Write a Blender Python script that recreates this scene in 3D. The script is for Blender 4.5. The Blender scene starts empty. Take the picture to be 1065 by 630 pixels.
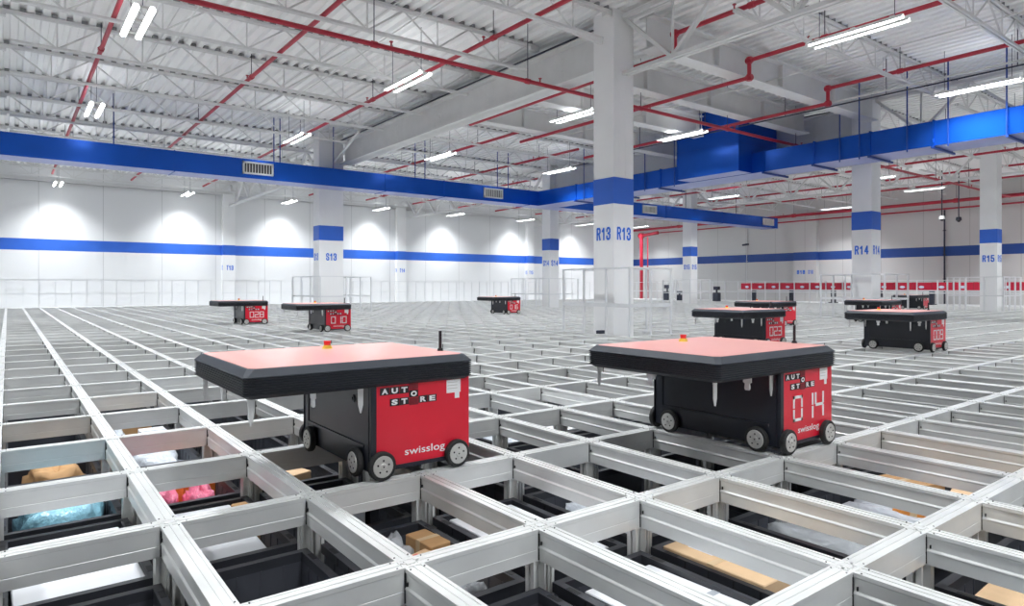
import bpy, math, random
from mathutils import Vector, Matrix, noise
sc = bpy.context.scene
COL = sc.collection
random.seed(7)

# ------------------------------------------------------------------ camera, world, exposure
PX = 0.4428          # grid pitch along x
PY = 0.705           # grid pitch along y
cam_d = bpy.data.cameras.new('camera')
cam = bpy.data.objects.new('camera', cam_d)
COL.objects.link(cam)
cam.location = (-0.8338, -1.5383, 0.7197)
TH = 0.9201
cam.rotation_euler = (math.pi / 2, 0, TH - math.pi / 2)
cam_d.sensor_width = 36.0
cam_d.lens = 36.0 * 688.5 / 1065.0
cam_d.shift_y = -17.6 / 1065.0
cam_d.clip_start = 0.05
cam_d.clip_end = 200
sc.camera = cam
w = bpy.data.worlds.new('world')
sc.world = w
w.use_nodes = True
w.node_tree.nodes['Background'].inputs[0].default_value = (0.9, 0.95, 1.0, 1)
w.node_tree.nodes['Background'].inputs[1].default_value = 0.6
sc.view_settings.view_transform = 'Standard'
sc.view_settings.look = 'None'
sc.view_settings.gamma = 1.0
sc.view_settings.use_curve_mapping = False
sc.view_settings.exposure = 1.22
sc.cycles.max_bounces = 10
sc.cycles.diffuse_bounces = 6
sc.cycles.glossy_bounces = 4
sc.cycles.transparent_max_bounces = 12
sc.cycles.use_denoising = True
sc.cycles.sample_clamp_indirect = 4.0

LAMP_W = 19.0        # watts per tube, downward
FILL_W = 1.2           # watts per added fill light above each hood, to brighten the ceiling
LAMP_SPREAD = math.radians(118)
LAMP_COL = (0.93, 0.97, 1.0)

# ------------------------------------------------------------------ materials
ORD = ['zeroth', 'first', 'second', 'third', 'fourth', 'fifth', 'sixth', 'seventh', 'eighth', 'ninth', 'tenth', 'eleventh', 'twelfth', 'thirteenth', 'fourteenth', 'fifteenth', 'sixteenth', 'seventeenth', 'eighteenth', 'nineteenth', 'twentieth']
NUM = ['no', 'one', 'two', 'three', 'four', 'five', 'six', 'seven', 'eight', 'nine', 'ten', 'eleven', 'twelve']
def mat(name, col, rough=0.5, metal=0.0, nz=0.0, nscale=6.0, coat=0.0, spec=0.5, stretch=None, rn=0.0, bump=0.0, bscale=30.0):
    m = bpy.data.materials.new(name)
    m.use_nodes = True
    nt = m.node_tree
    b = nt.nodes['Principled BSDF']
    b.inputs['Base Color'].default_value = (*col, 1)
    b.inputs['Roughness'].default_value = rough
    b.inputs['Metallic'].default_value = metal
    b.inputs['Coat Weight'].default_value = coat
    b.inputs['Specular IOR Level'].default_value = spec
    if nz or rn:
        tc = nt.nodes.new('ShaderNodeTexCoord')
        mp = nt.nodes.new('ShaderNodeMapping')
        nt.links.new(tc.outputs['Object'], mp.inputs[0])
        if stretch:
            mp.inputs['Scale'].default_value = stretch
        n = nt.nodes.new('ShaderNodeTexNoise')
        n.inputs['Scale'].default_value = nscale
        n.inputs['Detail'].default_value = 4
        nt.links.new(mp.outputs[0], n.inputs['Vector'])
        if nz:
            r = nt.nodes.new('ShaderNodeValToRGB')
            r.color_ramp.elements[0].position = 0.3
            r.color_ramp.elements[1].position = 0.7
            r.color_ramp.elements[0].color = (*[max(0, c * (1 - nz)) for c in col], 1)
            r.color_ramp.elements[1].color = (*[min(1, c * (1 + nz)) for c in col], 1)
            nt.links.new(n.outputs[0], r.inputs[0])
            nt.links.new(r.outputs[0], b.inputs['Base Color'])
        if rn:
            mr = nt.nodes.new('ShaderNodeMapRange')
            mr.inputs[3].default_value = rough - rn
            mr.inputs[4].default_value = rough + rn
            nt.links.new(n.outputs[0], mr.inputs[0])
            nt.links.new(mr.outputs[0], b.inputs['Roughness'])
    if bump:
        n2 = nt.nodes.new('ShaderNodeTexNoise')
        n2.inputs['Scale'].default_value = bscale
        bp = nt.nodes.new('ShaderNodeBump')
        bp.inputs['Strength'].default_value = bump
        bp.inputs['Distance'].default_value = 0.01
        nt.links.new(n2.outputs[0], bp.inputs['Height'])
        nt.links.new(bp.outputs[0], b.inputs['Normal'])
    return m

def panel_mat(name, col, axis, pitch, rough=0.6):
    """painted wall panels with thin dark seams every `pitch` metres"""
    m = mat(name, col, rough)
    nt = m.node_tree
    b = nt.nodes['Principled BSDF']
    g = nt.nodes.new('ShaderNodeNewGeometry')
    s = nt.nodes.new('ShaderNodeSeparateXYZ')
    nt.links.new(g.outputs['Position'], s.inputs[0])
    d = nt.nodes.new('ShaderNodeMath'); d.operation = 'DIVIDE'; d.inputs[1].default_value = pitch
    f = nt.nodes.new('ShaderNodeMath'); f.operation = 'FRACT'
    l = nt.nodes.new('ShaderNodeMath'); l.operation = 'LESS_THAN'; l.inputs[1].default_value = 0.022 / pitch
    nt.links.new(s.outputs[axis], d.inputs[0]); nt.links.new(d.outputs[0], f.inputs[0]); nt.links.new(f.outputs[0], l.inputs[0])
    mx = nt.nodes.new('ShaderNodeMix'); mx.data_type = 'RGBA'
    n = nt.nodes.new('ShaderNodeTexNoise'); n.inputs['Scale'].default_value = 0.8
    r = nt.nodes.new('ShaderNodeMix'); r.data_type = 'RGBA'
    r.inputs[6].default_value = (*[c * .96 for c in col], 1); r.inputs[7].default_value = (*col, 1)
    nt.links.new(n.outputs[0], r.inputs[0]); nt.links.new(r.outputs[2], mx.inputs[6])
    mx.inputs[7].default_value = (*[c * .72 for c in col], 1)
    nt.links.new(l.outputs[0], mx.inputs[0]); nt.links.new(mx.outputs[2], b.inputs['Base Color'])
    return m

def emit(name, col, s):
    m = bpy.data.materials.new(name)
    m.use_nodes = True
    nt = m.node_tree
    nt.nodes.clear()
    e = nt.nodes.new('ShaderNodeEmission'); o = nt.nodes.new('ShaderNodeOutputMaterial')
    e.inputs[0].default_value = (*col, 1); e.inputs[1].default_value = s
    nt.links.new(e.outputs[0], o.inputs[0])
    m.cycles.emission_sampling = 'NONE'
    return m

def film_mat(name, col, trans):
    """crumpled clear plastic film"""
    m = mat(name, col, 0.22, 0.0, bump=0.8, bscale=18, coat=0.3)
    nt = m.node_tree
    b = nt.nodes['Principled BSDF']
    o = nt.nodes['Material Output']
    t = nt.nodes.new('ShaderNodeBsdfTransparent')
    mx = nt.nodes.new('ShaderNodeMixShader'); mx.inputs[0].default_value = 1 - trans
    nt.links.new(t.outputs[0], mx.inputs[1]); nt.links.new(b.outputs[0], mx.inputs[2]); nt.links.new(mx.outputs[0], o.inputs[0])
    return m

M = dict(
    alu=mat('rail_aluminium', (0.74, 0.745, 0.73), 0.42, 0.3, nz=0.07, nscale=5, rn=0.1),
    post=mat('upright_aluminium', (0.74, 0.74, 0.72), 0.35, 0.3, nz=0.08, nscale=5, rn=0.08),
    fence=mat('fence_aluminium', (0.74, 0.75, 0.76), 0.4, 0.2, nz=0.04),
    dark=mat('dark_gap', (0.02, 0.02, 0.022), 0.6, nz=0.2),
    white=mat('white_column_paint', (0.86, 0.86, 0.86), 0.5, nz=0.02, nscale=2),
    steel=mat('white_steel_paint', (0.70, 0.70, 0.695), 0.5, nz=0.04, nscale=3),
    deck=mat('white_roof_deck', (0.90, 0.90, 0.895), 0.45, nz=0.04, nscale=0.7),
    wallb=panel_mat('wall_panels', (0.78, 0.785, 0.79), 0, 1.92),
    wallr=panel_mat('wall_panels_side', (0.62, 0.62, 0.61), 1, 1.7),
    walls=mat('plain_wall', (0.8, 0.8, 0.8), 0.6, nz=0.03, nscale=1),
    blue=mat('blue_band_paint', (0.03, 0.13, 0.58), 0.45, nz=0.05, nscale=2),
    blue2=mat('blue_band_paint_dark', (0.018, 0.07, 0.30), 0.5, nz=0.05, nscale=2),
    letter=mat('blue_lettering', (0.02, 0.16, 0.72), 0.5, nz=0.03),
    duct=mat('blue_duct_paint', (0.006, 0.095, 0.55), 0.24, 0.5, nz=0.08, nscale=1.2, rn=0.08),
    ductb=mat('duct_underside_reflection', (0.30, 0.34, 0.60), 0.4, 0.2, nz=0.06, nscale=1.5),  # reflection of the bright grid painted into the underside colour
    ductd=mat('dark_blue_bracket', (0.01, 0.05, 0.26), 0.4, 0.2, nz=0.05),
    redp=mat('red_pipe_paint', (0.42, 0.018, 0.04), 0.4, nz=0.08, nscale=3),
    rod=mat('black_rod', (0.03, 0.035, 0.06), 0.5, nz=0.1),
    slab=mat('pale_floor', (0.72, 0.73, 0.73), 0.5, nz=0.04, nscale=2),
    pit=mat('storage_floor', (0.38, 0.38, 0.38), 0.8, nz=0.3, nscale=4),
    bin=mat('bin_plastic', (0.066, 0.070, 0.084), 0.42, nz=0.12, nscale=7, rn=0.08),
    binr=mat('bin_rim_plastic', (0.035, 0.037, 0.045), 0.38, nz=0.12, nscale=9),
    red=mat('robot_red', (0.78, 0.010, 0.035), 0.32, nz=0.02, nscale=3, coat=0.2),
    lid=mat('robot_red_lid_sheen', (0.96, 0.44, 0.39), 0.40, nz=0.02, nscale=2, coat=0.3),  # pale pink: ceiling sheen on the red lid painted into its colour
    body=mat('robot_body', (0.010, 0.013, 0.023), 0.32, nz=0.15, nscale=6, coat=0.15),
    skirt=mat('robot_skirt', (0.024, 0.027, 0.036), 0.42, nz=0.15, nscale=9),
    cham=mat('robot_bevel', (0.045, 0.052, 0.066), 0.6, nz=0.08, nscale=9),
    tyre=mat('rubber_tyre', (0.022, 0.022, 0.022), 0.7, nz=0.2, nscale=12),
    hub=mat('grey_hub', (0.62, 0.61, 0.58), 0.4, 0.3, nz=0.05, nscale=20),
    pin=mat('silver_pin', (0.75, 0.75, 0.75), 0.35, 0.3, nz=0.05, nscale=20),
    wlet=mat('white_print', (0.9, 0.9, 0.9), 0.5, nz=0.02),
    blk=mat('black_print', (0.015, 0.012, 0.015), 0.5, nz=0.1),
    dred=mat('dark_red_print', (0.22, 0.01, 0.02), 0.5, nz=0.2, nscale=150),
    yel=mat('yellow_plastic', (0.85, 0.55, 0.03), 0.4, nz=0.03),
    rbut=mat('red_button', (0.75, 0.02, 0.02), 0.35, nz=0.03),
    grille=mat('white_grille', (0.82, 0.82, 0.8), 0.45, nz=0.03),
    carton=mat('brown_cardboard', (0.50, 0.29, 0.13), 0.75, nz=0.10, nscale=12),
    tan=mat('tan_cardboard', (0.68, 0.47, 0.28), 0.7, nz=0.08, nscale=12),
    orange=mat('orange_carton', (0.72, 0.26, 0.04), 0.5, nz=0.05, nscale=9),
    paper=mat('white_paper', (0.84, 0.85, 0.88), 0.55, nz=0.03, nscale=6),
    tape=mat('parcel_tape', (0.62, 0.45, 0.26), 0.3, nz=0.05),
    pink=film_mat('pink_film', (0.95, 0.22, 0.36), 0.1),
    bag=film_mat('white_film', (0.80, 0.85, 0.92), 0.25),
    clear=film_mat('clear_film', (0.72, 0.75, 0.78), 0.5),
    bbag=film_mat('pale_blue_film', (0.35, 0.70, 0.85), 0.12),
    port=mat('red_port_plastic', (0.55, 0.012, 0.045), 0.4, nz=0.06, nscale=3),
    portd=mat('dark_red_port_edge', (0.25, 0.008, 0.02), 0.5, nz=0.1),
    lbl=mat('pale_blue_emblem', (0.60, 0.72, 0.88), 0.5, nz=0.05),
    flute_shade=mat('grey_flute_shade', (0.26, 0.26, 0.265), 0.8, nz=0.1),
    tube=emit('lit_tube', LAMP_COL, 7.0),
    amber=emit('amber_light', (1.0, 0.28, 0.05), 3.0),
)

# ------------------------------------------------------------------ helpers
class MB:
    """collects faces and links them as ONE mesh object"""
    def __init__(s):
        s.v = []; s.f = []; s.m = []; s.sm = []
    def add(s, vs, fs, m=0, smooth=False):
        o = len(s.v)
        s.v += [tuple(v) for v in vs]
        s.f += [tuple(i + o for i in f) for f in fs]
        s.m += [m] * len(fs); s.sm += [smooth] * len(fs)
    def box(s, x0, y0, z0, x1, y1, z1, m=0):
        if x1 < x0: x0, x1 = x1, x0
        if y1 < y0: y0, y1 = y1, y0
        if z1 < z0: z0, z1 = z1, z0
        s.add([(x0, y0, z0), (x1, y0, z0), (x1, y1, z0), (x0, y1, z0), (x0, y0, z1), (x1, y0, z1), (x1, y1, z1), (x0, y1, z1)],
              [(0, 3, 2, 1), (4, 5, 6, 7), (0, 1, 5, 4), (1, 2, 6, 5), (2, 3, 7, 6), (3, 0, 4, 7)], m)
    def bbox(s, x0, y0, z0, x1, y1, z1, b, m=0):
        """box with chamfered edges (vertical edges and top rim)"""
        r = [(x0 + b, y0), (x1 - b, y0), (x1, y0 + b), (x1, y1 - b), (x1 - b, y1), (x0 + b, y1), (x0, y1 - b), (x0, y0 + b)]
        cx, cy = (x0 + x1) / 2, (y0 + y1) / 2
        kx = (x1 - x0 - 2 * b) / (x1 - x0); ky = (y1 - y0 - 2 * b) / (y1 - y0)
        q = [(cx + (x - cx) * kx, cy + (y - cy) * ky) for x, y in r]
        s.loft([[(x, y, z0) for x, y in r], [(x, y, z1 - b) for x, y in r], [(x, y, z1) for x, y in q]], m)
    def loft(s, rings, m=0, cap=True, smooth=False, closed=True):
        n = len(rings[0]); vs = [p for r in rings for p in r]; fs = []
        for k in range(len(rings) - 1):
            for i in range(n if closed else n - 1):
                j = (i + 1) % n
                fs.append((k * n + i, k * n + j, (k + 1) * n + j, (k + 1) * n + i))
        s.add(vs, fs, m, smooth)
        if cap:
            s.add(rings[0], [tuple(range(n))[::-1]], m); s.add(rings[-1], [tuple(range(n))], m)
    def tube(s, a, b, r, n=8, m=0, r2=None):
        a = Vector(a); b = Vector(b); d = (b - a).normalized()
        u = d.cross(Vector((0, 0, 1)) if abs(d.z) < .9 else Vector((1, 0, 0))).normalized(); t = d.cross(u)
        r2 = r if r2 is None else r2
        ring = lambda c, q: [c + (u * math.cos(2 * math.pi * i / n) + t * math.sin(2 * math.pi * i / n)) * q for i in range(n)]
        s.loft([ring(a, r), ring(b, r2)], m, True, n > 5)
    def bar(s, a, b, wd, ht, m=0):
        """rectangular bar between two points"""
        a = Vector(a); b = Vector(b); d = (b - a).normalized()
        u = d.cross(Vector((0, 0, 1)) if abs(d.z) < .99 else Vector((1, 0, 0))).normalized(); t = u.cross(d)
        R = lambda c: [c + u * (sx * wd / 2) + t * (sy * ht / 2) for sx, sy in ((-1, -1), (1, -1), (1, 1), (-1, 1))]
        s.loft([R(a), R(b)], m)
    def build(s, name, mats, parent=None, loc=(0, 0, 0)):
        me = bpy.data.meshes.new(name)
        me.from_pydata(s.v, [], s.f)
        for mm in (mats if isinstance(mats, (list, tuple)) else [mats]):
            me.materials.append(M[mm] if isinstance(mm, str) else mm)
        for p, i, sm in zip(me.polygons, s.m, s.sm):
            p.material_index = i; p.use_smooth = sm
        me.validate(); me.update()
        o = bpy.data.objects.new(name, me)
        COL.objects.link(o)
        o.location = loc
        if parent: o.parent = parent
        return o

def tag(o, label=None, cat=None, group=None, kind=None):
    if label: o['label'] = label
    if cat: o['category'] = cat
    if group: o['group'] = group
    if kind: o['kind'] = kind
    return o
def empty(name, loc, label=None, cat=None, group=None):
    o = bpy.data.objects.new(name, None)
    o.empty_display_size = .1
    COL.objects.link(o); o.location = loc
    return tag(o, label, cat, group)
def struct(o):
    o['kind'] = 'structure'; return o
def copy_tree(o, parent=None):
    c = o.copy(); COL.objects.link(c)
    if parent: c.parent = parent
    for ch in list(o.children): copy_tree(ch, c)
    return c

def letters(txt, x0, z0, wd, ht, bold=0.0):
    """flat lettering mesh data (vertices in x,z) fitted to a box, list of (verts, faces)"""
    cu = bpy.data.curves.new('lettering', 'FONT')
    cu.body = txt; cu.offset = bold; cu.resolution_u = 3
    ob = bpy.data.objects.new('lettering', cu)
    COL.objects.link(ob)
    bpy.context.view_layer.update()
    dg = bpy.context.evaluated_depsgraph_get()
    me = bpy.data.meshes.new_from_object(ob.evaluated_get(dg))
    vs = [tuple(v.co) for v in me.vertices]; fs = [tuple(p.vertices) for p in me.polygons]
    bpy.data.objects.remove(ob); bpy.data.meshes.remove(me); bpy.data.curves.remove(cu)
    xs = [v[0] for v in vs]; ys = [v[1] for v in vs]
    sx = wd / (max(xs) - min(xs)); sy = ht / (max(ys) - min(ys))
    return [(x0 + (v[0] - min(xs)) * sx, z0 + (v[1] - min(ys)) * sy) for v in vs], fs

# ------------------------------------------------------------------ the setting
X0, X1, Y0, Y1 = -9.0, 30.0, -9.0, 26.7
ZTOP = 4.92
XG, YG = 60 * PX, 36 * PY                      # far edges of the rail grid
m = MB(); m.box(X0, Y0, -0.95, X1, Y1, -0.86); struct(m.build('floor', 'pit'))
m = MB()
m.box(X0, YG + .03, -.12, X1, Y1, -.02); m.box(XG + .03, Y0, -.12, X1, YG + .03, -.02); m.box(X0, Y0, -.12, -5 * PX - .03, YG + .03, -.02)
m.box(-5 * PX - .03, Y0, -.12, XG + .03, -5 * PY - .03, -.02)
struct(m.build('floor', 'slab'))
def band_wall(name, axis, c, a0, a1, mw, mb, sgn):
    m = MB()
    for z0, z1, k in ((-0.9, 1.96, 0), (1.96, 2.36, 1), (2.36, ZTOP + .1, 0)):
        if axis == 'y': m.box(a0, c, z0, a1, c + .2 * sgn, z1, k)
        else: m.box(c, a0, z0, c + .2 * sgn, a1, z1, k)
    return struct(m.build(name, [mw, mb]))
band_wall('wall_back', 'y', Y1, X0, X1 + .2, 'wallb', 'blue', 1)
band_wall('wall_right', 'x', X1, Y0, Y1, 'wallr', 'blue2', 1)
band_wall('wall_left', 'x', X0, Y0, Y1, 'walls', 'blue', -1)
band_wall('wall_front', 'y', Y0, X0, X1, 'walls', 'blue', -1)
# corrugated roof deck, ribs running along y
m = MB(); top = []; x = X0; P = 0.2
prof = []
while x < X1:
    prof += [(x, ZTOP), (x + P * .46, ZTOP), (x + P * .56, ZTOP + .06), (x + P * .90, ZTOP + .06)]
    x += P
prof.append((X1, ZTOP))
m.loft([[(a, Y0, z) for a, z in prof], [(a, Y1, z) for a, z in prof]], 0, False, False, False)
m.box(X0, Y0, ZTOP + .08, X1, Y1, ZTOP + .12)
struct(m.build('ceiling', 'deck'))
# translucent-looking dull strips riveted to the deck are left plain; ledger along the back wall
m = MB(); m.box(X0, Y1 - .10, 4.36, X1, Y1, 4.48); m.box(X0, Y1 - .16, 4.36, X1, Y1, 4.385)
struct(m.build('trim_1', 'steel'))

# wall pilasters with their grid numbers
GLYPH = {
 'R': [[(0, 0), (0, 1), (.75, 1), (1, .88), (1, .66), (.75, .52), (0, .52)], [(.62, .52), (1, 0)]],
 'S': [[(1, .72), (1, .88), (.75, 1), (.25, 1), (0, .88), (0, .66), (.25, .54), (.75, .46), (1, .34), (1, .12), (.75, 0), (.25, 0), (0, .12), (0, .28)]],
 'T': [[(-.1, 1), (1.1, 1)], [(.5, 1), (.5, 0)]],
 '1': [[(.12, .74), (.62, 1), (.62, 0)]],
 '3': [[(0, .74), (0, .88), (.25, 1), (.75, 1), (1, .88), (1, .64), (.75, .52), (.4, .52)], [(.75, .52), (1, .40), (1, .12), (.75, 0), (.25, 0), (0, .12), (0, .26)]],
 '4': [[(.8, 0), (.8, 1), (0, .28), (1.08, .28)]],
 '5': [[(1, 1), (.05, 1), (0, .52), (.7, .60), (1, .46), (1, .14), (.75, 0), (.25, 0), (0, .12), (0, .24)]],
 '6': [[(1, .76), (1, .88), (.75, 1), (.25, 1), (0, .88), (0, .12), (.25, 0), (.75, 0), (1, .12), (1, .44), (.75, .56), (0, .50)]]}
def block_text(txt, z0, wd, ht):
    """heavy condensed characters as thick mitred strokes; returns list of quads in (a, z)"""
    n = len(txt); cw = wd / (n + .16 * (n - 1)); st = cw * .35; out = []
    for k, ch in enumerate(txt):
        ox = k * cw * 1.16; w_ = cw - st; h_ = ht - st
        for path in GLYPH[ch]:
            P_ = [Vector((ox + st / 2 + a * w_, z0 + st / 2 + b * h_)) for a, b in path]
            for i, (a, b) in enumerate(zip(P_, P_[1:])):
                d = (b - a).normalized(); nrm = Vector((-d.y, d.x)) * st / 2
                ea = st * (.5 if i == 0 else .22); eb = st * (.5 if i == len(P_) - 2 else .22)
                if ch in 'T14R' and i == 0 and len(P_) == 2: ea = 0
                a2 = a - d * min(ea, st * .45); b2 = b + d * min(eb, st * .45)
                out.append([a2 - nrm, b2 - nrm, b2 + nrm, a2 + nrm])
    return out
def lettering_obj(items, y_face=None, x_face=None, parent=None, mt='letter', name='lettering', out=.003):
    """items: (text, along0, z0, w, h, bold). On a -y face text runs +x, on a -x face text runs -y"""
    m = MB()
    for t, a0, z0, wd, ht, bo in items:
        for k_, qd in enumerate(block_text(t, z0, wd, ht)):
            o_ = out + k_ * .00015
            if y_face is not None: m.add([(a0 + q.x, y_face - o_, q.y) for q in qd], [(0, 1, 2, 3)])
            else: m.add([(x_face - o_, a0 - q.x, q.y) for q in qd], [(0, 1, 2, 3)])
    return m.build(name, mt, parent)
for n, x in enumerate((6.0, 13.72, 21.55)):
    wd = .46
    p = MB()
    for z0, z1, k in ((-.1, 1.96, 0), (1.96, 2.36, 1), (2.36, 4.4, 0)):
        p.box(x, Y1 - .22, z0, x + wd, Y1, z1, k)
    o = p.build('wall_pilaster', ['white', 'blue'])
    t = ('T13', 'T14', 'T15')[n]
    tag(o, ('white wall pilaster marked T13 left of column S13', 'white wall pilaster marked T14 between columns S13 and S14', 'white wall pilaster marked T15 just left of column S14')[n], 'pilaster')
    lettering_obj([(t, x + .12, 1.36, .27, .19, .02)], y_face=Y1 - .22, parent=o)
    lettering_obj([(t, Y1 - .02, 1.36, .18, .19, .02)], x_face=x, parent=o)
p = MB()
for z0, z1, k in ((-.1, 1.96, 0), (1.96, 2.36, 1), (2.36, 4.1, 0)):
    p.box(X1 - .25, 14.75, z0, X1, 15.9, z1, k)
o = tag(p.build('wall_pilaster', ['wallr', 'blue2']), 'grey wall pilaster marked S16 above the red boxes, left of column R14', 'pilaster')
lettering_obj([('S16', 15.72, 1.30, .42, .19, .02), ('S16', 15.15, 1.30, .25, .19, .02)], x_face=X1 - .25, parent=o)

# ------------------------------------------------------------------ columns
COLS = [('R13', 6.44, 5.48, .43, .43), ('R14', 14.25, 5.243, .43, .43), ('R15', 21.84, 5.17, .38, .43),
        ('S13', 5.88, 15.92, .69, .41), ('S14', 14.12, 15.92, .40, .43), ('S15', 21.85, 15.92, .42, .43)]
CL = {'R13': 'large white column marked R13, nearest the camera, with a blue band',
      'R14': 'white column marked R14 behind the blue duct, right of the middle',
      'R15': 'white column marked R15 at the right edge',
      'S13': 'wide white column marked S13 rising behind robot 010',
      'S14': 'slender white column marked S14 behind the duct junction',
      'S15': 'white column marked S15 just right of column R13'}
for n, x, y, wx, wy in COLS:
    e = empty('building_column', (x, y, -.8), CL[n], 'column')
    p = MB(); p.box(0, 0, 0, wx, wy, .8 + ZTOP)
    for q in (.14, .29):                     # slight recess lines of the boxed cladding
        p.box(wx * q * 2 - .004, -.0015, 0, wx * q * 2 + .004, 0, .8 + 4.0)
    p.build('shaft', 'white', e)
    p = MB(); p.box(-.004, -.004, .8 + 1.97, wx + .004, wy + .004, .8 + 2.37); p.build('paint_band', 'blue', e)
    hz = .8 + 1.42
    tw = .30
    lettering_obj([(n, (wx - tw) / 2, hz, tw, .20, .06)], y_face=0, parent=e)
    lettering_obj([(n, wy - (wy - tw) / 2, hz, tw, .20, .06)], x_face=0, parent=e)

# ------------------------------------------------------------------ roof steel
bays = [(-9.0, -1.15), (-1.15, 6.62), (6.62, 14.3), (14.3, 22.05), (22.05, 29.9)]
def joist(xa, xb, y, zb=4.42, zt=4.9):
    m = MB()
    a = xa + .09; b = xb - .09
    for s_ in (-1, 1):
        m.box(a, y + s_ * .012, zt - .045, b, y + s_ * .045, zt)
        m.box(a + .25, y + s_ * .010, zb, b - .25, y + s_ * .038, zb + .04)
    m.box(a, y - .05, zt - .10, a + .2, y + .05, zt); m.box(b - .2, y - .05, zt - .10, b, y + .05, zt)
    n = 6; L = (b - a - .5) / n
    for k in range(n):
        p0 = a + .25 + k * L
        m.tube((p0, y, zt - .03), (p0 + L / 2, y, zb + .02), .014, 5)
        m.tube((p0 + L / 2, y, zb + .02), (p0 + L, y, zt - .03), .014, 5)
        m.tube((p0 + L / 2, y, zb + .02), (p0 + L / 2, y, zt - .03), .012, 5)
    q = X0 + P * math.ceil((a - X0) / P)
    while q < b - P:                        # grey blocks painting the shade of open deck flutes over the joist
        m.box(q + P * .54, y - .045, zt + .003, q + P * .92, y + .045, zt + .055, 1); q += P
    return m.build('roof_joist', ['steel', 'flute_shade'])
jy = [5.57 + 1.83 * k for k in range(-5, 12)]
bayn = ('far left of the hall', 'left of column R13', 'between columns R13 and R14', 'between columns R14 and R15', 'beyond column R15')
for bi, (xa, xb) in enumerate(bays):
    for y in jy:
        if bi == 2 and 4.5 < y < 10.9: continue
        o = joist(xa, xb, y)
        q = jy.index(y) - 5
        tag(o, 'white open-web roof joist ' + bayn[bi] + (', in line with them' if q == 0 else ', %s one farther than column R13' % ORD[q] if q > 0 else ', %s one nearer than column R13' % ORD[-q]), 'joist', 'open-web roof joists ' + bayn[bi])
for k, y in enumerate((5.17, 6.72, 8.42, 10.36)):
    xe = 12.4 if k == 2 else 14.1
    m = MB(); m.box(6.82, y - .012, 4.30, xe, y + .012, 4.78); m.box(6.82, y - .14, 4.29, xe, y + .14, 4.32); m.box(6.82, y - .14, 4.76, xe, y + .14, 4.79)
    for q in (8.5, 10.4, 12.3): m.box(q, y - .1, 4.32, q + .012, y + .1, 4.76)
    tag(m.build('roof_beam', 'steel'), ('deep white solid beam starting at the top of column R13', 'second solid white beam behind column R13 top', 'third solid white beam, above the blue duct box', 'farthest solid white beam, beyond the blue duct box')[k], 'beam')
def plate_girder(x, ya, yb, label):
    e = empty('roof_girder', (x, ya, 4.08), label, 'girder')
    L = yb - ya
    m = MB(); m.box(-.015, 0, 0, .015, L, .62); m.box(-.17, 0, 0, .17, L, .035); m.box(-.17, 0, .59, .17, L, .62); m.build('girder_plate', 'steel', e)
    m = MB(); m.box(-.19, 0, .625, .19, L, .645); m.build('bearing_strip', 'rod', e)
    for q in [L * (k + .5) / 5 for k in range(5)]:
        m = MB(); m.box(-.02, q - .15, .1, .02, q + .15, .5)
        for r in range(4):
            for t in (-.09, .09): m.tube((-.03, q + t, .16 + .1 * r), (.03, q + t, .16 + .1 * r), .012, 6)
        m.build('splice_plate', 'steel', e)
plate_girder(6.62, 5.93, 15.9, 'deep white plate girder running between columns R13 and S13')
plate_girder(14.35, 5.70, 15.9, 'deep white plate girder between columns R14 and S14 behind the duct')
def truss(x, ya, yb, label):
    m = MB(); zb, zt = 3.93, 4.84
    for s_ in (-1, 1):
        m.box(x + s_ * .015, ya, zb, x + s_ * .075, yb, zb + .05)
        m.box(x + s_ * .015, ya, zt - .06, x + s_ * .075, yb, zt)
    n = max(1, round((yb - ya) / 1.83)); L = (yb - ya) / n
    for k in range(n):
        p = ya + k * L
        m.bar((x, p, zt - .05), (x, p + L / 2, zb + .03), .07, .05)
        m.bar((x, p + L / 2, zb + .03), (x, p + L, zt - .05), .07, .05)
        m.bar((x, p + L / 2, zb + .03), (x, p + L / 2, zt - .03), .03, .03)
    tag(m.build('roof_truss', 'steel'), label, 'truss')
truss(6.66, -9, 5.45, 'white roof truss meeting column R13 from the right')
truss(14.4, -9, 5.2, 'white roof truss meeting column R14 from the right')
truss(22.05, -9, 5.1, 'white roof truss meeting column R15 from the right')
truss(22.05, 5.6, 15.9, 'white roof truss between columns R15 and S15')
truss(6.3, 16.35, 26.5, 'white roof truss running from column S13 to the back wall')
truss(14.3, 16.4, 26.5, 'white roof truss running from column S14 to the back wall')
truss(22.05, 16.4, 26.5, 'white roof truss running from column S15 to the back wall')
truss(-1.15, -9, 26.5, 'white roof truss above the left end of the rail grid')
for a, b, lab in (((6.4, 5.7, 4.44), (4.9, 5.57, 4.44), 'short white brace fixed to the left face of column R13'),
             ((6.3, 15.9, 4.1), (5.9, 13.4, 4.45), 'short white brace in front of column S13 top')):
    m = MB(); m.bar(a, b, .05, .05); m.tube(a, b, .012, 6)
    tag(m.build('roof_brace', 'steel'), lab, 'brace')
# slack bridging rods crossing under the deck in the left bay
for k, (a, b) in enumerate((((1.2, 5.0, 4.46), (1.2, 15.5, 4.46)), ((3.7, 5.0, 4.46), (3.7, 15.5, 4.46)))):
    m = MB(); m.tube(a, b, .010, 6); m.tube((a[0] + .01, a[1], 4.88), (b[0] + .01, b[1], 4.88), .010, 6)
    tag(m.build('bridging_rod', 'steel'), ('thin white bridging rod tying joists at the far left', 'thin white bridging rod tying joists near the left ceiling light')[k], 'rod')

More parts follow.
